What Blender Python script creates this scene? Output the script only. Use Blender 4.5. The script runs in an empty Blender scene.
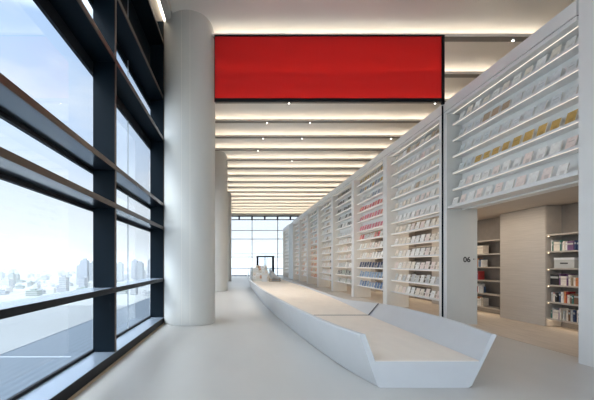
import bpy, bmesh, math, random
from mathutils import Vector, Matrix
rnd = random.Random(7)
S = bpy.context.scene
COL = S.collection
F, CH = 350.0, 1.6
BAY = 3.69
Y0 = 5.65                       # start of the doorway bay
XS = 5.46                       # front plane of the book wall

# ---------------------------------------------------------------- materials
def mat(name, col, rough=0.6, metal=0.0, spec=0.5, noise=0.0, nscale=8.0, stretch=(1,1,1), bump=0.0, emis=None, estr=0.0, coat=0.0):
    m = bpy.data.materials.new(name); m.use_nodes = True
    nt = m.node_tree; b = nt.nodes['Principled BSDF']
    b.inputs['Base Color'].default_value = (*col, 1)
    b.inputs['Roughness'].default_value = rough
    b.inputs['Metallic'].default_value = metal
    b.inputs['Specular IOR Level'].default_value = spec
    b.inputs['Coat Weight'].default_value = coat
    if emis:
        b.inputs['Emission Color'].default_value = (*emis, 1)
        b.inputs['Emission Strength'].default_value = estr
    if noise or bump:
        tc = nt.nodes.new('ShaderNodeTexCoord'); mp = nt.nodes.new('ShaderNodeMapping')
        mp.inputs['Scale'].default_value = stretch
        nz = nt.nodes.new('ShaderNodeTexNoise'); nz.inputs['Scale'].default_value = nscale
        nz.inputs['Detail'].default_value = 6
        nt.links.new(tc.outputs['Object'], mp.inputs[0]); nt.links.new(mp.outputs[0], nz.inputs['Vector'])
        if noise:
            cr = nt.nodes.new('ShaderNodeValToRGB')
            cr.color_ramp.elements[0].position = .3; cr.color_ramp.elements[1].position = .7
            cr.color_ramp.elements[0].color = (*[c*(1-noise) for c in col], 1)
            cr.color_ramp.elements[1].color = (*[min(1, c*(1+noise)) for c in col], 1)
            nt.links.new(nz.outputs['Fac'], cr.inputs[0]); nt.links.new(cr.outputs[0], b.inputs['Base Color'])
        if bump:
            bp = nt.nodes.new('ShaderNodeBump'); bp.inputs['Strength'].default_value = bump
            nt.links.new(nz.outputs['Fac'], bp.inputs['Height']); nt.links.new(bp.outputs[0], b.inputs['Normal'])
    return m

def emit(name, col, s):
    m = bpy.data.materials.new(name); m.use_nodes = True; nt = m.node_tree
    nt.nodes.clear()
    e = nt.nodes.new('ShaderNodeEmission'); e.inputs[0].default_value = (*col, 1); e.inputs[1].default_value = s
    o = nt.nodes.new('ShaderNodeOutputMaterial'); nt.links.new(e.outputs[0], o.inputs[0])
    return m

def glass(name, tint, refl=0.06):
    m = bpy.data.materials.new(name); m.use_nodes = True; nt = m.node_tree
    nt.nodes.clear()
    t = nt.nodes.new('ShaderNodeBsdfTransparent'); t.inputs[0].default_value = (*tint, 1)
    g = nt.nodes.new('ShaderNodeBsdfGlossy'); g.inputs['Roughness'].default_value = 0.02
    ly = nt.nodes.new('ShaderNodeLayerWeight'); pw = nt.nodes.new('ShaderNodeMath'); pw.operation = 'POWER'; pw.inputs[1].default_value = 4.5
    lw = nt.nodes.new('ShaderNodeMath'); lw.operation = 'MULTIPLY_ADD'; lw.inputs[1].default_value = .6; lw.inputs[2].default_value = .02
    nt.links.new(ly.outputs['Facing'], pw.inputs[0]); nt.links.new(pw.outputs[0], lw.inputs[0])
    mx = nt.nodes.new('ShaderNodeMixShader'); o = nt.nodes.new('ShaderNodeOutputMaterial')
    nt.links.new(lw.outputs[0], mx.inputs[0]); nt.links.new(t.outputs[0], mx.inputs[1]); nt.links.new(g.outputs[0], mx.inputs[2])
    nt.links.new(mx.outputs[0], o.inputs[0])
    return m

M = {}
M['floor']   = mat('polished_concrete', (.53,.515,.49), .34, noise=.045, nscale=1.1, stretch=(1,.35,1), spec=.35)
M['wood']    = mat('wood_floor', (.52,.45,.38), .45, noise=.14, nscale=3, stretch=(6,.5,1))
M['ceil']    = mat('ceiling_plaster', (.88,.80,.68), .8)
M['fin']     = mat('ceiling_fin', (.88,.84,.775), .75)
M['finlow']  = mat('fin_painted_shade', (.30,.27,.23), .8)  # dark colour paints the shade under the fin ledges
M['column']  = mat('column_plaster', (.66,.65,.61), .45, noise=.03, nscale=1.2, stretch=(1,1,.2))
M['frame']   = mat('dark_aluminium', (.003,.008,.013), .5, spec=.10, metal=.0, noise=.06, nscale=1.5)
M['transom'] = mat('glossy_dark_transom', (.010,.018,.028), .3, coat=1.0)
M['transom'].node_tree.nodes['Principled BSDF'].inputs['Coat IOR'].default_value = 2.1
M['transom'].node_tree.nodes['Principled BSDF'].inputs['Coat Roughness'].default_value = .12
M['trim']    = mat('painted_edge_reflection', (.085,.055,.038), .35, metal=.4)  # brown imitates the warm interior reflected in the frame's front edges
M['black']   = mat('black_metal', (.012,.013,.016), .5, spec=.15)
M['railtop'] = mat('painted_sky_sheen', (.42,.49,.58), .25, metal=.5)  # pale base colour paints the sky's reflection on low rail and sill
M['sill']    = mat('sill_metal', (.13,.18,.25), .2, metal=.4)
M['tan']     = mat('tan_strip', (.50,.38,.25), .6)
M['glass']   = glass('window_glass', (.93,.96,.98))
M['glassj']  = mat('sealant', (.30,.33,.36), .5)
M['shelf']   = mat('white_lacquer', (.83,.83,.815), .42, noise=.015, nscale=2)
M['shelfin'] = mat('warm_white_laminate', (.84,.80,.73), .55, noise=.03, nscale=3, stretch=(1,1,.2))
M['back']    = mat('back_board', (.83,.835,.82), .6)
M['jamb']    = mat('grey_laminate', (.56,.565,.54), .5, noise=.03, nscale=2, stretch=(1,1,.3))
M['groove']  = mat('dark_groove', (.10,.10,.11), .7)  # dark tone of the cornice groove and the bench seam
M['bench']   = mat('bench_shell', (.60,.61,.62), .4, noise=.02, nscale=3)
M['seat']    = mat('bench_seat', (.86,.78,.69), .6, noise=.03, nscale=5, stretch=(1,.4,1))
M['soffit']  = mat('soffit_veneer', (.58,.51,.44), .6, noise=.03, nscale=3)
M['iwall']   = mat('brushed_veneer', (.55,.505,.455), .6, noise=.08, nscale=5, stretch=(.3,.3,14))
M['niche']   = mat('alcove_board', (.50,.45,.395), .6, noise=.06, nscale=6)
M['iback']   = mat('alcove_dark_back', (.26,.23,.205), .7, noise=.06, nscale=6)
M['led']     = emit('warm_led', (1.0,.89,.76), 6.5)
M['led2']    = emit('warm_shelf_led', (1.0,.78,.52), 5.0)
M['led3']    = emit('dim_shelf_led', (1.0,.82,.60), 5.0)
M['led4']    = emit('under_shelf_led', (1.0,.87,.74), .95)
M['spot']    = emit('spot_lens', (1.0,.93,.82), 12.0)
M['white']   = mat('white_metal', (.8,.8,.8), .4)
M['ink']     = mat('dark_lettering', (.05,.05,.05), .6)
M['page']    = mat('paper_edge', (.80,.77,.70), .8)
M['terrace'] = None

def stripes(name, c1, c2, scale, axis='X', rough=.6):
    m = mat(name, c1, rough); nt = m.node_tree; b = nt.nodes['Principled BSDF']
    tc = nt.nodes.new('ShaderNodeTexCoord'); w = nt.nodes.new('ShaderNodeTexWave')
    w.bands_direction = axis; w.inputs['Scale'].default_value = scale; w.inputs['Distortion'].default_value = .6
    cr = nt.nodes.new('ShaderNodeValToRGB')
    cr.color_ramp.elements[0].color = (*c1, 1); cr.color_ramp.elements[1].color = (*c2, 1)
    nt.links.new(tc.outputs['Object'], w.inputs[0]); nt.links.new(w.outputs['Fac'], cr.inputs[0])
    nt.links.new(cr.outputs[0], b.inputs['Base Color'])
    return m
M['terrace'] = stripes('roof_sheeting', (.030,.043,.06), (.042,.058,.078), .35)
M['river'] = mat('pale_river', (.10,.108,.115), .7, noise=.05, nscale=.01)
M['land'] = mat('hazy_land', (.17,.18,.185), .9, noise=.18, nscale=.012, stretch=(1,.5,1))

def fabric_red():
    m = bpy.data.materials.new('red_screen_fabric'); m.use_nodes = True; nt = m.node_tree; nt.nodes.clear()
    tc = nt.nodes.new('ShaderNodeTexCoord')
    w = nt.nodes.new('ShaderNodeTexNoise'); w.inputs['Scale'].default_value = 6
    mp = nt.nodes.new('ShaderNodeMapping'); mp.inputs['Scale'].default_value = (4, 1, .2)
    cr = nt.nodes.new('ShaderNodeValToRGB')
    cr.color_ramp.elements[0].color = (.95,.07,.07,1); cr.color_ramp.elements[1].color = (.99,.08,.08,1)
    d = nt.nodes.new('ShaderNodeBsdfDiffuse'); t = nt.nodes.new('ShaderNodeBsdfTranslucent')
    t.inputs[0].default_value = (.97,.07,.05,1)
    tr = nt.nodes.new('ShaderNodeBsdfTransparent'); tr.inputs[0].default_value = (1.0,.17,.06,1)
    m1 = nt.nodes.new('ShaderNodeMixShader'); m1.inputs[0].default_value = .38
    m2 = nt.nodes.new('ShaderNodeMixShader'); m2.inputs[0].default_value = .29
    o = nt.nodes.new('ShaderNodeOutputMaterial')
    nt.links.new(tc.outputs['Object'], mp.inputs[0]); nt.links.new(mp.outputs[0], w.inputs['Vector'])
    nt.links.new(w.outputs['Fac'], cr.inputs[0]); nt.links.new(cr.outputs[0], d.inputs[0])
    nt.links.new(d.outputs[0], m1.inputs[1]); nt.links.new(t.outputs[0], m1.inputs[2])
    nt.links.new(m1.outputs[0], m2.inputs[1]); nt.links.new(tr.outputs[0], m2.inputs[2])
    nt.links.new(m2.outputs[0], o.inputs[0])
    return m
M['red'] = fabric_red()

# ---------------------------------------------------------------- mesh helpers
class MB:
    def __init__(s): s.v = []; s.f = []; s.mi = []
    def box(s, x0, x1, y0, y1, z0, z1, mi=0):
        n = len(s.v)
        s.v += [(x0,y0,z0),(x1,y0,z0),(x1,y1,z0),(x0,y1,z0),(x0,y0,z1),(x1,y0,z1),(x1,y1,z1),(x0,y1,z1)]
        for q in ((3,2,1,0),(4,5,6,7),(0,1,5,4),(1,2,6,5),(2,3,7,6),(3,0,4,7)):
            s.f.append(tuple(n+i for i in q)); s.mi.append(mi)
        return s
    def loft(s, rings, mi=0, cap=True):
        n = len(s.v); k = len(rings[0])
        for r in rings: s.v += [tuple(p) for p in r]
        for a in range(len(rings)-1):
            for i in range(k):
                j = (i+1) % k
                s.f.append((n+a*k+i, n+a*k+j, n+(a+1)*k+j, n+(a+1)*k+i)); s.mi.append(mi)
        if cap:
            s.f.append(tuple(n+i for i in reversed(range(k)))); s.mi.append(mi)
            s.f.append(tuple(n+(len(rings)-1)*k+i for i in range(k))); s.mi.append(mi)
        return s
    def lathe(s, cx, cy, prof, seg=48, mi=0):
        rings = [[(cx+r*math.cos(2*math.pi*i/seg), cy+r*math.sin(2*math.pi*i/seg), z) for i in range(seg)] for r, z in prof]
        return s.loft(rings, mi)
    def mesh(s, name, mats, recalc=True):
        me = bpy.data.meshes.new(name); me.from_pydata(s.v, [], s.f)
        for m in mats: me.materials.append(m)
        for p, i in zip(me.polygons, s.mi): p.material_index = i
        if recalc:
            bm = bmesh.new(); bm.from_mesh(me); bmesh.ops.recalc_face_normals(bm, faces=bm.faces); bm.to_mesh(me); bm.free()
        me.update(); return me
    def build(s, name, mats, parent=None, loc=None, bevel=0, smooth=False):
        if not isinstance(mats, (list, tuple)): mats = [mats]
        o = bpy.data.objects.new(name, s.mesh(name, mats)); COL.objects.link(o)
        if parent:
            o.parent = parent
        if loc: o.location = loc
        if bevel:
            b = o.modifiers.new('bevel', 'BEVEL'); b.width = bevel; b.segments = 2; b.limit_method = 'ANGLE'; b.angle_limit = .6
        if smooth:
            for p in o.data.polygons: p.use_smooth = True
            o.data.set_sharp_from_angle(angle=.7)
        return o

def tag(o, label=None, cat=None, group=None, kind=None):
    if label: o['label'] = label
    if cat: o['category'] = cat
    if group: o['group'] = group
    if kind: o['kind'] = kind
    return o
def empty(name, loc=(0,0,0)):
    o = bpy.data.objects.new(name, None); COL.objects.link(o); o.location = loc; o.empty_display_size = .2
    return o
def B(*a): return MB().box(*a)
def struct(o, label=None, cat=None): return tag(o, label, cat, kind='structure')

# ---------------------------------------------------------------- setting
YE = 44.3          # far window wall
YB = -6.0          # window wall behind the camera
XI = 7.78          # inner aisle wall
struct(B(-2.42, 13, YB-.1, YE+.2, -.3, 0).build('floor', M['floor']), 'pale polished concrete floor running the whole hall', 'floor')
struct(B(XS+.32, XI+.39, 2, YE-.2, .0, .004).build('floor_aisle', M['wood']), 'warm timber toned floor of the aisle behind the book wall', 'floor')
struct(B(-2.42, 13, YB-.1, YE+.2, 8.1, 8.35).build('ceiling', M['ceil']), 'warm beige ceiling slab between the light fins', 'ceiling')
XP = 12.8
struct(B(XP, 13, YB-.1, YE+.2, -.3, 8.1).build('wall_right', M['iwall']), 'wall closing the hall above the aisle', 'wall')

# ceiling fins with their led ledges, one per half bay
FS = BAY/2
k = 0
y = 9.34 - 8*FS
while y < YE-.5:
    f = empty('ceiling_fin', (0, y, 7.65)); 
    fy = 0
    prof = [(.19,.03)]
    for q in range(13):
        t = q/12*math.pi/2
        prof.append((-.95+1.12*math.cos(t), .03+.415*math.sin(t)))
    prof += [(-.95,.449),(.19,.449)]
    MB().loft([[(-1.70,a,b_) for a,b_ in prof],[(XP-.02,a,b_) for a,b_ in prof]]).build('cove_panel', M['fin'], f, smooth=True)
    MB().box(-1.70, XP-.02, -.03, -.015, -.005, .07).box(-1.70, XP-.02, -.015, .19, .012, .029).build('ledge', M['fin'], f)
    MB().box(-1.69, XP-.03, .0, .03, .0295, .036).build('light_strip', M['led'], f)
    MB().box(-1.70, XP-.02, -.014, .20, -.005, .011).build('underside_shade', M['finlow'], f)  # thin dark board painting the shaded underside of the ledge
    n = k-8
    struct(f, 'cream ceiling fin with a glowing light ledge', 'ceiling fin')
    f['group'] = 'ceiling fins across the hall'
    y += FS; k += 1

# columns
for i, (cy, lb) in enumerate(((9.58, 'large round plaster column nearest the window wall corner, in front'),
                  (20.65, 'second round plaster column, mostly hidden behind the nearest column'),
                  (31.72, 'third round column, a thin sliver seen behind the second'),
                  )):
    c = empty('round_column', (-1.33, cy, 0))
    r = .69
    MB().lathe(0, 0, [(r-.02, 0.0), (r-.02, .03), (r, .035), (r, 2.7), (r-.004,2.703),(r-.004,2.709),(r,2.712), (r, 8.098)], 72).build('shaft', M['column'], c, smooth=True)
    sm = MB()
    for a in (-100, -82, 150, 10):
        t = math.radians(a); sx, sy = (r+.0005)*math.cos(t), (r+.0005)*math.sin(t)
        sm.box(sx-.004, sx+.004, sy-.003, sy+.003, .04, 8.09)
    sm.build('seam', M['shelfin'], c)
    tag(c, lb, 'column', 'round columns by the window wall')

# ---------------------------------------------------------------- left window wall
XIN, XG = -2.0, -2.38
TZ = [1.13, 2.50, 3.12, 4.87, 5.97, 7.45]
def curtain(x_in, x_g):
    w = empty('window_1', (x_g, 0, 0)); w.location = (0,0,0)
    y = 5.69 - BAY*3
    ms = []
    while y < YE-.3: ms.append(y); y += BAY
    for y in ms:
        mu = MB().box(x_g+.015, x_in-.012, y-.0, y+.05, .161, 8.09).build('mullion', M['frame'], w)
        MB().box(x_in-.012, x_in, y-.0, y+.05, .161, 8.09).build('mullion_edge', M['trim'], mu)
        if 5 < y < 20:
            MB().box(x_g-.012, x_g+.012, y+BAY/2-.004, y+BAY/2+.004, .17, 7.4).build('glass_joint', M['glassj'], w)
    for z in TZ:
        tr = MB().box(x_g-.03, x_in-.012, YB, YE-.05, z+.004, z+.076).build('transom', M['railtop'] if z < 1.5 else M['transom'] if z < 4 else M['frame'], w)
        MB().box(x_in-.012, x_in+.004, YB, YE-.05, z, z+.08).build('transom_edge', M['trim'] if z > 2 else M['black'], tr)
        if z < 5: MB().box(x_g-.03, x_g+.02, YB, YE-.05, z-(.19 if z > 4 else .05), z+.003).build('glazing_bead', M['black'], w)
    MB().box(x_g-.03, x_in-.012, YB, YE-.05, .0, .152).build('base_box', M['black'], w)
    MB().box(x_g+.02, x_in-.004, YB, YE-.05, .153, .160).build('sill', M['railtop'], w)
    MB().box(x_in-.011, x_in, YB, YE-.05, .0, .152).build('base_face', M['black'], w)
    MB().box(x_g-.01, x_g+.03, YB, YE-.05, .161, .20).build('glazing_bead', M['black'], w)
    MB().box(x_g-.008, x_g, YB, YE-.05, .16, 5.815).build('glass_pane', M['glass'], w)
    MB().box(x_g-.04, x_g-.01, YB, YE-.05, 5.82, 8.09).build('spandrel_panel', M['frame'], w)
    return struct(w, 'tall dark aluminium window wall with deep transoms on the left', 'window')
curtain(XIN, XG)
struct(B(XIN+.004, XIN+.05, YB, YE-.05, 0.0005, .012).build('baseboard_left', M['tan']), 'thin tan strip on the floor along the window base', 'baseboard')
struct(B(-1.90, -1.74, YB, YE-.05, 7.94, 8.098).build('trim_1', M['column']), 'pale pelmet along the top of the window wall', 'trim')
struct(B(-1.985, -1.915, YB, YE-.05, 8.06, 8.098).build('trim_2', M['led']), 'bright light cove above the window wall', 'light cove')

def end_window(name, y, s, label):
    w = empty(name, (0,0,0))
    d = .12*s
    def bx(x0,x1,ya,yb,z0,z1): return MB().box(x0,x1,min(ya,yb),max(ya,yb),z0,z1)
    xs = [-.06, 3.2, -3.3, 6.45, 9.7]
    xs = [1.72-3.25, 1.72, 4.97, 8.22]
    for x in xs: bx(x-.035,x+.035,y,y+d,.06,7.18).build('mullion', M['frame'], w)
    x = 1.72-3.25
    while x < 13:
        bx(x-.1,x+.1,y,y+d,7.19,7.52).build('clerestory_post', M['frame'], w); x += 1.62
    bx(-2.3,XP,y-.01,y+d,7.52,7.64).build('head_frame', M['black'], w)
    bx(-2.3,XP,y-.01,y+d,7.10,7.20).build('transom', M['black'], w)
    for z in (5.78,4.70,2.42,.98): bx(-2.3,XP,y,y+d,z-.03,z+.03).build('transom', M['frame'], w)
    bx(-2.3,XP,y-.01,y+d,0.002,.10).build('base_frame', M['black'], w)
    bx(-2.3,XP,y+.05*s,y+.06*s,.1,7.6).build('glass_pane', M['glass'], w)
    bx(-2.3,XP,y,y+d,7.645,8.09).build('head_panel', M['ceil'], w)
    return struct(w, label, 'window')
end_window('window_2', YE, 1, 'bright gridded window wall at the far end of the hall')
end_window('window_3', YB, -1, 'gridded window wall behind the viewpoint')
# far balustrade beyond glass (grey bar across the view)
rl = empty('terrace_railing', (0, YE+3, 0))
MB().box(-6, 14, -.03, .03, 2.86, 2.95).build('top_rail', M['jamb'], rl)
for i in range(9): MB().box(-6+i*2.45, -5.94+i*2.45, -.03, .03, -.3, 2.86).build('post', M['jamb'], rl)
struct(rl, 'pale grey rail outside the far window', 'railing')
# entrance frame before the far window
d1 = empty('door_1', (3.35, YE-.75, 0))
MB().box(-1.08,-.86,0,.6,.001,2.40).build('door_jamb', M['frame'], d1)
MB().box(.86,1.10,0,.6,.001,2.40).build('door_jamb', M['frame'], d1)
MB().box(-1.08,1.10,0,.6,2.401,2.56).build('door_head', M['frame'], d1)
MB().box(-.08,.0,.2,.26,.001,2.40).build('meeting_stile', M['frame'], d1)
MB().box(-.86,-.081,.22,.23,.01,2.39).build('door_glass', M['glass'], d1)
MB().box(.001,.859,.22,.23,.01,2.39).build('door_glass', M['glass'], d1)
struct(d1, 'dark framed glass entrance lobby at the far window', 'door')

# ---------------------------------------------------------------- near pier and aisle shell
struct(B(XS, XS+.80, 2.2, Y0-.03, 0.0, 8.09).build('wall_near_pier', M['shelf']), 'plain pale blue white wall pier at the right edge', 'wall')
struct(B(XS, XS+.3, YB, 2.19, 0.0, 8.09).build('wall_side_behind', M['shelf']), 'plain wall behind the viewpoint on the right', 'wall')
struct(B(XS+.805, XP-.01, 2.2, YE-.2, 3.075, 3.30).build('ceiling_aisle', M['soffit']), 'veneered soffit over the aisle behind the doorway', 'ceiling')

# aisle wall with alcoves: solid piers, alcove spaces between them
niches = []
py = 8.88
struct(B(XI, XI+.5, 8.88-BAY*1-.0+1.52-.0-2.5, 8.88-BAY+1.50, .0, 3.07).build('wall_aisle', M['iwall']), 'veneered pier of the aisle wall', 'wall')
yy = 8.88
while yy < 42:
    o = struct(B(XI, XI+.5, yy, yy+1.52, .005, 3.07).build('wall_aisle', M['iwall']), 'brushed veneer pier between aisle alcoves', 'wall')
    niches.append((yy-BAY+1.52, yy))
    yy += BAY
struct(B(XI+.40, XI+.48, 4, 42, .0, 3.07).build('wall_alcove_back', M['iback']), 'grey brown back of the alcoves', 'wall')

NZ = [.23, .65, 1.07, 1.49, 1.91, 2.33]
names_n = ['beyond the doorway, right of the veneer pier', 'beyond the doorway, left of the veneer pier']
for i, (a, b) in enumerate(niches[:7]):
    c = empty('alcove_bookcase', (XI, (a+b)/2, 0))
    a2, b2 = a-(a+b)/2+.003, b-(a+b)/2-.003
    MB().box(.01,.395,a2,a2+.02,.02,3.06).build('side_panel', M['niche'], c)
    MB().box(.01,.395,b2-.02,b2,.02,3.06).build('side_panel', M['niche'], c)
    for z in NZ:
        sf = MB().box(0.0,.39,a2+.021,b2-.021,z-.035,z).build('shelf', M['niche'], c)
        if z > .3:
            for q0, q1 in ((b2-.036,b2-.0205),(a2+.0205,a2+.036)): MB().box(.05,.065,q0,q1,z-.05,z-.037).build('shelf_lamp', M['led2'], sf)
    MB().box(.10,.13,a2+.03,b2-.03,.178,.19).build('light_strip', M['led3'], c)
    lb = ('empty-topped alcove shelves of mixed books ' + names_n[i]) if i < 2 else 'dim alcove bookcase glimpsed through the open lower shelves'
    tag(c, lb, 'bookcase', 'alcove bookcases in the aisle')

# ---------------------------------------------------------------- book wall
ZL = [.58,1.0,1.42,1.84,2.26,2.68,3.08,3.54,3.97,4.40,4.83,5.25]     # 12 shelves
def part_meshes(portal, ln):
    P = {}
    H = 5.75; hw = .165; h0 = .002 if portal else hw
    def mb(n, mats, bx):
        m = MB()
        for b in bx: m.box(*b)
        P.setdefault(n, []).append(m.mesh(n, mats))
    for s in (0, 1):
        ya, yb = (0.002, hw) if s == 0 else (ln-hw, ln-.002)
        z0 = .002
        if portal:
            # tall end cheeks
            if s == 0: continue
            mb('side_panel', [M['jamb']], [(0.004,.80,ya,yb,z0,5.52)])
        else:
            mb('side_panel', [M['shelfin']], [(0.004,.80,ya,yb,z0,5.52)])
        mb('face_strip', [M['shelf']], [(-.012,.003,ya,yb,z0,5.52)])
    mb('header', [M['shelf']], [(0,.40,.002,ln-.002,5.521,5.60)])
    mb('groove', [M['groove']], [(.012,.40,.002,ln-.002,5.601,5.615)])
    mb('cornice', [M['shelf']], [(-.004,.40,.002,ln-.002,5.616,5.86)])
    for i, z in enumerate(ZL):
        if portal and i < 6: continue
        m = [(.145,.40,h0+.002,ln-hw-.002,z-.03,z)]
        m.append((.145,.153,h0+.002,ln-hw-.002,z,z+.018))
        if portal and i == 6:
            m = [(.02,.80,h0+.002,ln-hw-.002,z-.045,z), (.02,.03,h0+.002,ln-hw-.002,z,z+.03)]
        if i < 6: m.append((.30,.315,h0+.002,ln-hw-.002,z+.10,z+.14))
        mb('shelf', [M['shelf']], m)
        zn = ZL[i+1]-.03 if i < 11 else 5.52
        mb('light_strip', [M['led4']], [(.146,.155,h0+.01,ln-hw-.01,zn-.008,zn-.001)])
    mb('back_panel', [M['back']], [(.401,.42,h0+.002,ln-hw-.002,3.00,5.60)])
    return P
def book_case(loc, P, label, tail=None):
    r = empty('bookcase', loc)
    shelves = []
    for n, ms in P.items():
        for i, me in enumerate(ms):
            o = bpy.data.objects.new(n, me); COL.objects.link(o); o.parent = r
            if n == 'shelf': shelves.append(o)
            if n == 'light_strip': o.parent = shelves[i]
    return tag(r, label, 'bookcase', 'bays of the tall book wall')
PP = part_meshes(True, BAY); PN = part_meshes(False, BAY)
bays = []
desc = ['bookcase bay bridging over the doorway at the right',
        'tall bookcase bay of cream covers just left of the dark shutter rail',
        'tall bookcase bay with yellow, pink, navy and blue rows of books',
        'tall bookcase bay with dark green grey books, beside the pink and blue bay',
        'tall bookcase bay of cream covers, fifth from the right edge',
        'tall bookcase bay with orange books in its lower half',
        'narrow looking cream bookcase bay beyond the orange bay',
        'second cream bookcase bay beyond the orange bay, before the grey panel']
for i in range(8):
    bays.append(book_case((XS, Y0+i*BAY, 0), PP if i == 0 else PN, desc[i]))
Yg = Y0+8*BAY                                   # about 35.2
gp = MB().box(0,.80,.01,2.6,0.002,5.78).build('grey_panel', M['jamb'], None, (XS, Yg, 0))
tag(gp, 'plain grey cabinet panel near the far end of the book wall', 'panel')
PE = part_meshes(False, 5.2)
book_case((XS, Yg+2.62, 0), PE, 'last bookcase bay of the wall beside the far window')

# lettering on the doorway jamb
def text_mesh(body, size, mt, name, parent=None):
    cu = bpy.data.curves.new(name, 'FONT'); cu.body = body; cu.size = size; cu.extrude = .002; cu.offset = .006
    cu.align_x = 'LEFT'
    t = bpy.data.objects.new('tmp', cu); COL.objects.link(t)
    dg = bpy.context.evaluated_depsgraph_get()
    me = bpy.data.meshes.new_from_object(t.evaluated_get(dg))
    bpy.data.objects.remove(t)
    me.materials.clear(); me.materials.append(mt)
    o = bpy.data.objects.new(name, me); COL.objects.link(o)
    return o
JY = Y0+BAY-.165
jamb_sign = empty('doorway_number', (XS+.43, JY-.003, 1.64))
t = text_mesh('06', .19, M['ink'], 'numerals'); t.parent = jamb_sign; t.rotation_euler = (math.pi/2,0,0)
MB().loft([[(.25,0,.075),(.28,0,.095),(.28,0,.055)],[(.25,-.002,.075),(.28,-.002,.095),(.28,-.002,.055)]]).box(.275,.32,-.002,0,.070,.080).build('arrow', M['ink'], jamb_sign)
tag(jamb_sign, 'small dark number 06 with arrow on the grey doorway jamb', 'sign')

# ---------------------------------------------------------------- display books
BC = {}
def bookmat(n, c):
    if n not in BC: BC[n] = mat('cover_'+n, c, .5, noise=.12, nscale=14)
    return BC[n]
PAL = {'white':(.93,.90,.86),'cream':(.86,.78,.67),'pale pink':(.88,.76,.70),'ochre yellow':(.62,.40,.12),'tan':(.50,.38,.26),
       'pale grey':(.60,.61,.60),'salmon pink':(.75,.30,.25),'rose red':(.66,.14,.16),'magenta pink':(.68,.22,.28),'slate blue':(.28,.34,.42),
       'navy blue':(.035,.06,.14),'light blue':(.30,.42,.58),'mid blue':(.14,.24,.42),'dark olive':(.10,.11,.08),'charcoal':(.07,.075,.08),
       'sage green':(.36,.42,.36),'orange':(.72,.27,.10),'peach':(.78,.48,.32),'brown':(.24,.13,.08),'translucent white':(.70,.74,.75),
       'red':(.45,.05,.05),'black':(.02,.02,.025),'green':(.06,.20,.16),'purple':(.20,.10,.22)}
TILT = math.radians(16)
def display_mesh(colr, w, h, t, v):
    m = MB()
    m.box(-t,0,-w/2,w/2,0,h,0)                      # block, cover towards -x
    m.box(-t+.003,-.003,-w/2-.0015,-w/2+.001,.003,h-.003,1)
    m.box(-t+.003,-.003,-w/2+.003,w/2-.003,h-.001,h+.0015,1)
    dk = [c*.78 for c in PAL[colr]]
    if v % 3 == 0: m.box(-t-.001,-t,-w*.28,w*.28,h*.62,h*.72,2)
    if v % 3 == 1: m.box(-t-.001,-t,-w*.30,w*.18,h*.15,h*.45,2)
    n = 'print_'+colr
    if n not in BC: BC[n] = mat(n, dk if max(PAL[colr]) > .3 else (.5,.5,.48), .6)
    me = m.mesh('display_book', [bookmat(colr, PAL[colr]), M['page'], BC[n]])
    me.transform(Matrix.Rotation(TILT, 4, 'Y'))
    me.transform(Matrix.Translation((t*math.cos(TILT)-t*.0,0,t*math.sin(TILT))))
    return me
DM = {}
def dmesh(colr, v):
    key = (colr, v)
    if key not in DM:
        w = (.195,.18,.215,.20,.185,.21)[v]; h = (.24,.225,.245,.21,.25,.235)[v]
        DM[key] = display_mesh(colr, w, h, .022, v)
    return DM[key]
W = ['white','cream','white','pale pink','white','cream']
rows = {
 0: {6:['white','pale pink'],7:['white','pale pink','white'],8:['ochre yellow','ochre yellow'],9:['translucent white'],10:['tan','cream','translucent white'],11:['white','cream']},
 1: {0:['cream','pale pink','white'],1:['pale grey','white','pale grey'],2:['white','pale pink','cream'],3:W,4:W,5:W,6:W,7:W,8:['white','cream','tan'],9:W,10:W,11:['cream','white','tan']},
 2: {0:['light blue','mid blue'],1:['light blue'],2:['navy blue'],3:W,4:W,5:['rose red','salmon pink','pale grey'],6:['magenta pink'],7:['salmon pink','magenta pink'],8:['salmon pink','rose red'],9:['slate blue','pale grey'],10:['ochre yellow','slate blue'],11:['ochre yellow','tan']},
 3: {0:['sage green','pale grey'],1:['sage green','charcoal'],2:['white','pale grey'],3:W,4:W,5:W,6:['pale grey','translucent white'],7:['pale grey','charcoal','white'],8:['charcoal','pale grey'],9:['charcoal','dark olive','pale grey'],10:['dark olive','charcoal','pale grey'],11:['dark olive','tan','charcoal']},
 4: {i:['cream','white','tan'] if i>5 else W for i in range(12)},
 5: {i:(['orange','peach','tan'] if i<6 else ['peach','cream','white'] if i<9 else ['sage green','cream','pale grey']) for i in range(12)},
 6: {i:['cream','peach','white'] for i in range(12)},
 7: {i:['pale pink','cream','peach'] for i in range(12)},
 8: {i:['cream','white'] for i in range(12)},
}
ORD = ['first','second','third','fourth','fifth','sixth','seventh','eighth','ninth','tenth','eleventh','twelfth','thirteenth','fourteenth','fifteenth','sixteenth','seventeenth','eighteenth','nineteenth','twentieth','last']
where = ['over the doorway', 'bay beside shutter rail', 'pink and blue bay']
total = 0
restm = MB(); rest_mats = []; rest_idx = {}
def rest_add(me, loc):
    n = len(restm.v)
    for v in me.vertices: restm.v.append((v.co.x+loc[0], v.co.y+loc[1], v.co.z+loc[2]))
    for p in me.polygons:
        mt = me.materials[p.material_index]
        if mt.name not in rest_idx: rest_idx[mt.name] = len(rest_mats); rest_mats.append(mt)
        restm.f.append(tuple(n+i for i in p.vertices)); restm.mi.append(rest_idx[mt.name])
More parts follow.
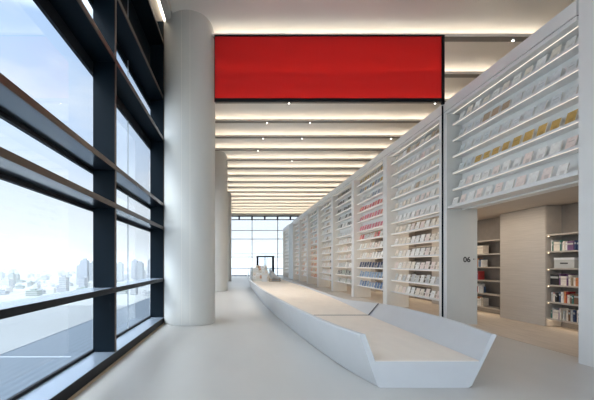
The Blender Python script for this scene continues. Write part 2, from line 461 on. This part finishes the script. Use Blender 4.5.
for b in range(9):
    ln = BAY if b < 8 else 5.2
    yb = Y0+b*BAY if b < 8 else Yg+2.62
    nb = 11 if b < 8 else 15
    for ri in sorted(rows[b], reverse=True):
        pal = rows[b][ri]; z = ZL[ri]
        pitch = (ln-.33-.12)/nb
        for j in range(nb):                        # j = 0 is leftmost (furthest)
            cy = yb+ln-.165-.06-pitch*(j+.5)+rnd.uniform(-.012,.012)
            c = pal[(j//2+rnd.randint(0,1)) % len(pal)] if b != 0 else pal[j % len(pal) if ri != 8 else 0]
            if b == 0 and ri == 10: c = 'tan' if 3 <= j <= 5 else 'translucent white'
            if b == 0 and ri == 8 and j < 2: c = 'translucent white'
            v = rnd.randint(0,5)
            me = dmesh(c, v)
            x = XS+.215 if not (b == 0 and ri == 6) else XS+.06
            loc = (x+rnd.uniform(0,.012), cy, z+.0005)
            if total < 300 and b < 3:
                o = bpy.data.objects.new('display_book', me); COL.objects.link(o); o.location = loc
                tag(o, f'{c} display book, {ORD[j]} from left, {ORD[11-ri]} shelf down, {where[b]}', 'book', 'books displayed cover out on the tall wall')
                total += 1
            else:
                rest_add(me, loc)
ro = restm.build('display_books', rest_mats)
tag(ro, 'many small cover-out books filling the farther bays of the tall wall', 'books', kind='stuff')

# upright books in the two alcoves behind the doorway
SC = ['white','red','cream','white','navy blue','pale grey','navy blue','black','tan','pale grey','orange','cream','mid blue','green','brown','white','purple','cream','salmon pink']
USED = {}
def spine_mesh(c, w, h, d):
    key = (c, round(w,3), round(h,3))
    if key in USED: return USED[key]
    m = MB(); m.box(0,d,-w/2,w/2,0,h,0); m.box(.004,d+.001,-w/2+.003,w/2-.003,h-.002,h+.001,1)
    m.box(-.001,0,-w/2+.002,w/2-.002,h*.62,h*.80,2)
    n = 'print_'+c
    if n not in BC: BC[n] = mat(n, [x*.45 for x in PAL[c]] if max(PAL[c]) > .3 else (.5,.5,.48), .6)
    USED[key] = m.mesh('upright_book', [bookmat(c, PAL[c]), M['page'], BC[n]]); return USED[key]
sh_names = {0:'lowest', 1:'second lowest', 2:'middle', 3:'second highest', 4:'highest filled'}
def fill(a, b, wname, dens):
    for si, z in enumerate(NZ[:5]):
        y = b - .06 if dens else b-.04; j = 0
        if wname.startswith('right') and si in (3,): y = b-.10
        while y > a+.08 and j < 21:
            big = rnd.random() < .16
            c = rnd.choice(SC)
            if big:
                w, h = rnd.choice(((.17,.24),(.22,.26),(.15,.22)))
                if c in ('red','orange'): c = 'cream'
            else: w, h = rnd.choice((.028,.034,.042,.05)), rnd.choice((.20,.23,.26,.28))
            if wname.startswith('left') and si == 4: c = 'cream'; w, h = .075, .27; big = False
            if y-w < a+.04: break
            me = spine_mesh(c, w, h, .19 if not big else .03)
            o = bpy.data.objects.new('upright_book', me); COL.objects.link(o)
            o.location = (XI+.06+(rnd.uniform(0,.03)), y-w/2, z+.0005)
            kindw = 'face-out' if big else 'upright'
            tag(o, f'{c} {kindw} book, {ORD[j]} from left, {sh_names[si]} shelf, alcove {wname}', 'book', 'books in the alcoves behind the doorway')
            y -= w + (.004 if rnd.random() < .85 else .05); j += 1
fill(7.75, 8.86, 'right of veneer pier', True)
fill(11.2, 12.53, 'left of veneer pier', True)
# storage box among the books of the right alcove
bx = empty('storage_box', (XI+.08, 8.35, NZ[3]+.001))

# remove books overlapping the storage box
for o in list(COL.objects):
    if o.name.startswith('upright_book') and 'second highest' in o['label'] and 'right of' in o['label'] and o.location.y > 8.05:
        bpy.data.objects.remove(o)
bx.location = (XI+.05, 8.42, NZ[3]+.001)
MB().box(0,.27,-.26,.26,0,.20).build('box_body', M['jamb'], bx)
MB().box(-.004,.274,-.264,.264,.201,.25).build('lid', M['white'], bx)
MB().box(-.003,-.0002,-.10,.10,.10,.13).build('label_plate', M['ink'], bx)
tag(bx, 'white lidded storage box on the alcove shelf right of the pier', 'box')

# ---------------------------------------------------------------- red shutter screen
YS = 9.34
sc = empty('red_screen', (0, YS-.06, 0))
x0, x1 = -.64, XS-.03
zb, zt = 5.92, 7.645
MB().box(x0+.02,x1-.05,-.006,.0,zb+.05,zt-.03).build('screen_fabric', M['red'], sc)
MB().box(x0,x1,-.03,.03,zb-.03,zb+.05).build('bottom_rail', M['black'], sc)
MB().box(x0,x1,-.03,.03,zt-.03,zt+.0).build('top_rail', M['black'], sc)
MB().box(x0,x0+.02,-.03,.03,zb+.051,zt-.031).build('side_frame', M['black'], sc)
MB().box(x1-.05,x1+.02,-.03,.03,zb-.10,zt-.0).build('side_frame', M['black'], sc)
MB().box(XS-.045,XS-.014,.02,.05,.002,5.80).build('guide_rail', M['frame'], sc)
tag(sc, 'large red translucent screen in a black frame hanging below the ceiling', 'screen')

# ---------------------------------------------------------------- ceiling spots
def spot(px, py, fy):
    # fy: depth of the fin it hangs on
    x = (px-238.5)*fy/F
    o = empty('ceiling_spotlight', (x, fy, 7.648))
    hs = MB().lathe(0,0,[(.012,-.05),(.03,-.05),(.033,-.045),(.033,-.0005),(.012,-.0005)],16).build('housing', M['white'], o, smooth=True)
    MB().lathe(0,0,[(.002,-.058),(.024,-.058),(.024,-.051),(.002,-.051)],16).build('lens', M['spot'], hs)
    ld = bpy.data.lights.new('spot_beam', 'SPOT'); ld.energy = 140; ld.spot_size = math.radians(100); ld.spot_blend = 1; ld.shadow_soft_size = .04; ld.color = (1,.88,.74)
    lo_ = bpy.data.objects.new('spot_beam', ld); COL.objects.link(lo_); lo_.location = (x, fy, 7.56)
    return o
sp = [(513,0,9.42,'at the right, above the doorway bay'),(296,0,11.27,'seen through the red screen'),
      (435,0,13.12,'right beside the black screen corner'),(289,0,13.12,'just under the middle of the red screen'),
      (267,0,14.96,'left one of the pair on the first clear fin'),(310,0,14.96,'right one of the pair on the first clear fin'),
      (263,0,16.81,'left one on the second clear fin'),(302,0,16.81,'middle one on the second clear fin'),(391,0,16.81,'right one on the second clear fin'),
      (258,0,18.65,'left on the third clear fin'),(292,0,20.5,'on the fourth clear fin'),(363,0,22.34,'close above the tall book wall')]
for px, _, fy, d in sp:
    tag(spot(px, 0, fy), 'tiny white ceiling spotlight '+d, 'spotlight', 'ceiling spotlights')

# ---------------------------------------------------------------- bench
def interp(tab, y):
    if y <= tab[0][0]: return tab[0][1]
    n = len(tab)
    for i in range(n-1):
        (ya, a), (yb, b) = tab[i], tab[i+1]
        if y <= yb:
            # catmull-rom style
            h = yb-ya; t = (y-ya)/h
            m0 = (b-tab[i-1][1])/(yb-tab[i-1][0]) if i > 0 else (b-a)/h
            m1 = (tab[i+2][1]-a)/(tab[i+2][0]-ya) if i < n-2 else (b-a)/h
            t2, t3 = t*t, t*t*t
            return (2*t3-3*t2+1)*a+(t3-2*t2+t)*h*m0+(-2*t3+3*t2)*b+(t3-t2)*h*m1
    return tab[-1][1]
LB = [(4.5,1.79),(5.36,1.60),(7.3,1.37),(10.3,1.15),(14.9,.95),(22,.86),(30,.90)]
RB = [(4.5,3.0),(5.4,3.06),(8.4,3.08),(11,3.16),(14,3.26),(30,3.2)]
RI = [(4.5,3.10),(7,3.13),(8.5,3.16),(10,3.28),(11.5,3.38),(14,3.45),(22,3.5),(30,3.35)]
RR = [(4.5,3.32),(5.4,3.43),(7,3.46),(8.4,3.46),(11,3.50),(14,3.56),(22,3.6),(30,3.45)]
RZ = [(4.5,.69),(6,.70),(7.4,.68),(8.5,.63),(9.5,.56),(11,.46),(13,.41),(30,.40)]
SZ = .345
def ring(y, top=True):
    lb = interp(LB,y); rb = interp(RB,y); ri = interp(RI,y); rr = interp(RR,y); rz = interp(RZ,y)
    lz = .69; ll = lb-.23
    li = lb-.23*SZ/lz+.085
    return lb, rb, ri, rr, rz, lz, ll, li
def shell(ya, yb, n, name, parent):
    rings = []; seat = []
    for i in range(n+1):
        y = ya+(yb-ya)*i/n
        lb, rb, ri, rr, rz, lz, ll, li = ring(y)
        rings.append([(lb+.03,y,0.001),(rb-.05,y,0.001),(rb,y,.03),(rr,y,rz-.015),(rr-.015,y,rz),(rr-.07,y,rz),(ri,y,SZ-.006),(li,y,SZ-.006),(ll+.07,y,lz),(ll+.01,y,lz),(ll,y,lz-.015),(lb-.005,y,.03)])
        seat.append([(li+.012,y,SZ-.005),(ri-.012,y,SZ-.005),(ri-.006,y,SZ+.006),(li+.004,y,SZ+.006)])
    sh = MB().loft(rings).build('shell', M['bench'], parent, smooth=True)
    st = MB().loft(seat[:]).build('seat', M['seat'], parent)
    return sh
b1 = empty('bench', (0,0,0)); shell(4.5, 8.489, 24, 's', b1)
sr = []
for y in (8.425, 8.487):
    lb, rb, ri, rr, rz, lz, ll, li = ring(y)
    a, b_, c_ = (li+.02, SZ+.0065), (ri-.012, SZ+.0065), (rr-.078, rz+.002)
    sr.append([(p[0], y, p[1]) for p in (a, b_, c_, (c_[0]-.006, c_[1]), (b_[0]-.008, b_[1]+.005), (a[0], a[1]+.003))])
MB().loft(sr).build('seam_strip', M['groove'], b1)
tag(b1, 'near module of the long white bench with flared sides and beige seat', 'bench', 'modules of the long sculptural bench')
b2 = empty('bench', (0,0,0)); shell(8.492, 29.5, 70, 's', b2)
tag(b2, 'long far module of the white bench curving away past the seam', 'bench', 'modules of the long sculptural bench')

# stepped display at the far end of the bench
st = empty('stepped_display', (0, 24.6, SZ+.008))
for i in range(5):
    MB().box(1.0+.02*i, 2.35-.05*i, .45*i, .45*i+.449 if i<4 else .45*i+.7, 0, .175*(i+1)).build('step', M['shelfin'], st)
MB().loft([[(.90,-.1,0),(.98,-.1,0),(.98,-.1,.12),(.90,-.1,.12)],[(.90,2.5,0),(.98,2.5,0),(.98,2.5,.95),(.90,2.5,.95)]]).build('side_rail', M['bench'], st)
MB().loft([[(2.37,0,0),(3.0,0,0),(3.0,0,.08),(2.37,0,.30)],[(2.37,2.4,0),(3.0,2.4,0),(3.0,2.4,.12),(2.37,2.4,.9)]]).build('side_rail', M['bench'], st)
tag(st, 'stepped cream display on the far end of the long bench', 'display steps')
bxx = MB().box(-.18,.18,-.15,.15,0,.42).box(-.185,.185,-.155,.155,.42,.45).build('white_box', M['white'], None, (1.80,24.25,SZ+.008))
tag(bxx, 'pale white box standing in front of the bench display steps', 'box')
lo = empty('low_shelf', (2.5, 24.2, SZ+.008))
MB().box(-.38,.38,-.15,.15,.13,.15).build('shelf', M['tan'], lo)
MB().box(-.38,.38,-.15,.15,.28,.30).build('top', M['shelfin'], lo)
MB().box(-.38,.38,-.15,.15,0,.02).build('base', M['tan'], lo)
for x in (-.37,.35): MB().box(x,x+.02,-.15,.15,.021,.279).build('side_panel', M['tan'], lo)
tag(lo, 'low tan shelf unit right of the white box on the bench', 'shelf')
for i in range(5):
    for j in range(5):
        if rnd.random() < .2: continue
        c = rnd.choice(['cream','white','cream','white','peach'])
        me = dmesh(c, 1)
        o = bpy.data.objects.new('display_book', me); COL.objects.link(o)
        o.rotation_euler = (0,0,math.pi/2)
        o.location = (1.14+.23*j, 24.6+.45*i+.15, SZ+.009+.175*(i+1))
        tag(o, f'{c} small book, {ORD[j]} from left on {ORD[i]} step up of bench display', 'book', 'books on the stepped display')

# ---------------------------------------------------------------- outside
te = empty('lower_roof', (0,0,-9))
MB().box(-27.5,-2.9,-40,220,-.6,0).build('roof_deck', M['terrace'], te)
MB().box(-27.6,-27.5,-40,220,-.6,.05).build('parapet', M['terrace'], te)
MB().box(-27.4,-19,39.6,39.75,0,.03).build('roof_kerb', M['glassj'], te)
struct(te, 'blue grey sheeted lower roof seen down through the window', 'roof')
struct(B(-3000,3000,-600,540,-66,-64).build('river', M['river']), 'pale hazy water below the building', 'river')
struct(B(-9000,9000,540,12000,-66,-63.5).build('ground', M['land']), 'pale hazy city land reaching the horizon', 'ground')
cm = [mat('pale_tower', (.30,.31,.32), .8), mat('grey_block', (.22,.24,.26), .8), mat('white_block', (.40,.40,.39), .8), mat('blue_block', (.20,.22,.26), .8), mat('park_green', (.16,.19,.18), .9)]
nb = 0
lab = {0:'pale hazy tower block in the distant city',1:'grey hazy block in the distant city',2:'white hazy block in the distant city',3:'blue grey hazy block in the distant city',4:'dull green grey hazy block in the distant city'}
placed = [(-505,1150,30,30),(-480,1160,30,30),(-530,1180,30,30),(-440,1300,30,30),(-400,1350,30,30),(-370,1320,30,30),(-350,1400,30,30)]
while nb < 270:
    t = rnd.random()
    Y = 700+ (t**1.5)*3600
    if nb < 230: X = -Y*rnd.uniform(.20,.74)
    else: X = Y*rnd.uniform(-.10,.25)
    w, d = rnd.uniform(10,26), rnd.uniform(10,24)
    h = rnd.choice((4,5,6,8,10,14,20)) + rnd.random()*4
    if rnd.random() < .10: h = rnd.uniform(24,42); w = d = rnd.uniform(12,20)
    if any(abs(X-a) < (w+c)/2+3 and abs(Y-b2_) < (d+e)/2+3 for a, b2_, c, e in placed): continue
    placed.append((X,Y,w,d))
    m = rnd.randint(0,4)
    q = MB().box(-w/2,w/2,-d/2,d/2,0,h).box(-w*.22,w*.15,-d*.2,d*.2,h,h+3)
    fl = int(h//4)
    for z in range(fl): q.box(-w/2-.2,w/2+.2,-d/2-.2,d/2+.2,z*4+2.2,z*4+3.0,1)
    o = q.build('distant_building', [cm[m], cm[2]], None, (X,Y,-63.5))
    tag(o, lab[m], 'building', 'hazy distant city buildings, '+['pale','grey','white','blue','green'][m])
    nb += 1
for X, Y, h in ((-505,1150,76),(-480,1160,68),(-530,1180,60),(-440,1300,66),(-400,1350,76),(-370,1320,68),(-350,1400,80)):
    q = MB().box(-11,11,-11,11,0,h).box(-5,5,-5,5,h,h+6)
    o = q.build('distant_tower', [cm[3 if h > 74 else 1]], None, (X,Y,-63.5))
    tag(o, 'tall hazy %s tower rising above the distant skyline' % ('blue' if h > 74 else 'grey'), 'building', 'tall towers on the skyline, '+('blue' if h > 74 else 'grey'))

# ---------------------------------------------------------------- sky, sun
w = bpy.data.worlds.new('sky'); S.world = w; w.use_nodes = True; nt = w.node_tree; nt.nodes.clear()
tc = nt.nodes.new('ShaderNodeTexCoord'); sep = nt.nodes.new('ShaderNodeSeparateXYZ')
cr = nt.nodes.new('ShaderNodeValToRGB'); e = cr.color_ramp.elements
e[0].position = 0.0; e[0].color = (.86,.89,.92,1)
e[1].position = 1.0; e[1].color = (5.6,6.0,6.3,1)  # sky overhead brightened to light the interior
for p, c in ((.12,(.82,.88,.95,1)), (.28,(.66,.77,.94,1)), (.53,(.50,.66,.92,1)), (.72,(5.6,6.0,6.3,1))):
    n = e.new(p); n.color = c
mp = nt.nodes.new('ShaderNodeMapping'); mp.inputs['Scale'].default_value = (1.0,1.0,3.0)
nz = nt.nodes.new('ShaderNodeTexNoise'); nz.inputs['Scale'].default_value = 2.2; nz.inputs['Detail'].default_value = 7; nz.inputs['Roughness'].default_value = .55
r2 = nt.nodes.new('ShaderNodeValToRGB'); r2.color_ramp.elements[0].position = .46; r2.color_ramp.elements[1].position = .74
mx = nt.nodes.new('ShaderNodeMixRGB'); mx.inputs[2].default_value = (.93,.95,.98,1)
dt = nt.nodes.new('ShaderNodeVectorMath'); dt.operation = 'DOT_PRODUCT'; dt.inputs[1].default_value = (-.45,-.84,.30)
mr = nt.nodes.new('ShaderNodeMapRange'); mr.inputs[1].default_value = .35; mr.inputs[2].default_value = .95; mr.inputs[3].default_value = 1.0; mr.inputs[4].default_value = 2.6; mr.interpolation_type = 'SMOOTHSTEP'  # brighter bank of sky added behind the camera as fill for the interior
vm = nt.nodes.new('ShaderNodeVectorMath'); vm.operation = 'SCALE'
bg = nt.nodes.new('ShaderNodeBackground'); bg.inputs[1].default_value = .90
o = nt.nodes.new('ShaderNodeOutputWorld')
L = nt.links.new
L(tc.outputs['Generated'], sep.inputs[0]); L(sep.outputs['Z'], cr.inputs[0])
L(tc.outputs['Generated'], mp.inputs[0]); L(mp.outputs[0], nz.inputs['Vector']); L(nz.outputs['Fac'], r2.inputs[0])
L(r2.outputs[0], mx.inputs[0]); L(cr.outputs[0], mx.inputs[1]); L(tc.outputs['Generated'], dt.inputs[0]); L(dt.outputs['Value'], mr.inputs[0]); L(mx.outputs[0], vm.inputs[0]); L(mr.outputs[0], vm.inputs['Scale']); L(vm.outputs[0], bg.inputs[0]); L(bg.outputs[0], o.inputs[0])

sd = bpy.data.lights.new('sun', 'SUN'); sd.energy = 1.3; sd.color = (1,.96,.90); sd.angle = .03
so = bpy.data.objects.new('sun', sd); COL.objects.link(so)
so.rotation_euler = Vector((-.35,.55,-1.0)).to_track_quat('-Z','Y').to_euler(); so.location = (50,0,60)

hv = bpy.data.materials.new('air_haze'); hv.use_nodes = True; hn = hv.node_tree; hn.nodes.clear()
vs = hn.nodes.new('ShaderNodeVolumeScatter'); vs.inputs['Density'].default_value = .00028; vs.inputs['Color'].default_value = (.93,.96,1,1); vs.inputs['Anisotropy'].default_value = .2
ho = hn.nodes.new('ShaderNodeOutputMaterial'); hn.links.new(vs.outputs[0], ho.inputs['Volume'])
hz = MB().box(-8900,8900,330,11900,-63.4,60).build('haze', hv); struct(hz, 'pale haze lying over the distant city', 'haze')

# area light added under the soffit to brighten the aisle, no fittings there
al = bpy.data.lights.new('aisle_fill', 'AREA'); al.shape = 'RECTANGLE'; al.size = .3; al.size_y = 30; al.energy = 125; al.color = (1,.84,.66)
ao = bpy.data.objects.new('aisle_fill', al); COL.objects.link(ao); ao.location = (6.95, 21, 3.06)

# ---------------------------------------------------------------- camera
cd = bpy.data.cameras.new('camera'); co = bpy.data.objects.new('camera', cd); COL.objects.link(co)
co.location = (0,0,CH); co.rotation_euler = (math.pi/2,0,0)
cd.sensor_width = 36; cd.sensor_fit = 'HORIZONTAL'; cd.lens = F/594*36
cd.shift_x = (297-238.5)/594; cd.shift_y = (263.5-200)/594
cd.clip_end = 20000; cd.clip_start = .05
S.camera = co
S.view_settings.view_transform = 'Standard'; S.view_settings.look = 'None'
S.view_settings.exposure = 0.52; S.view_settings.gamma = 1.0; S.view_settings.use_curve_mapping = False
S.cycles.max_bounces = 10; S.cycles.diffuse_bounces = 6; S.cycles.transparent_max_bounces = 12
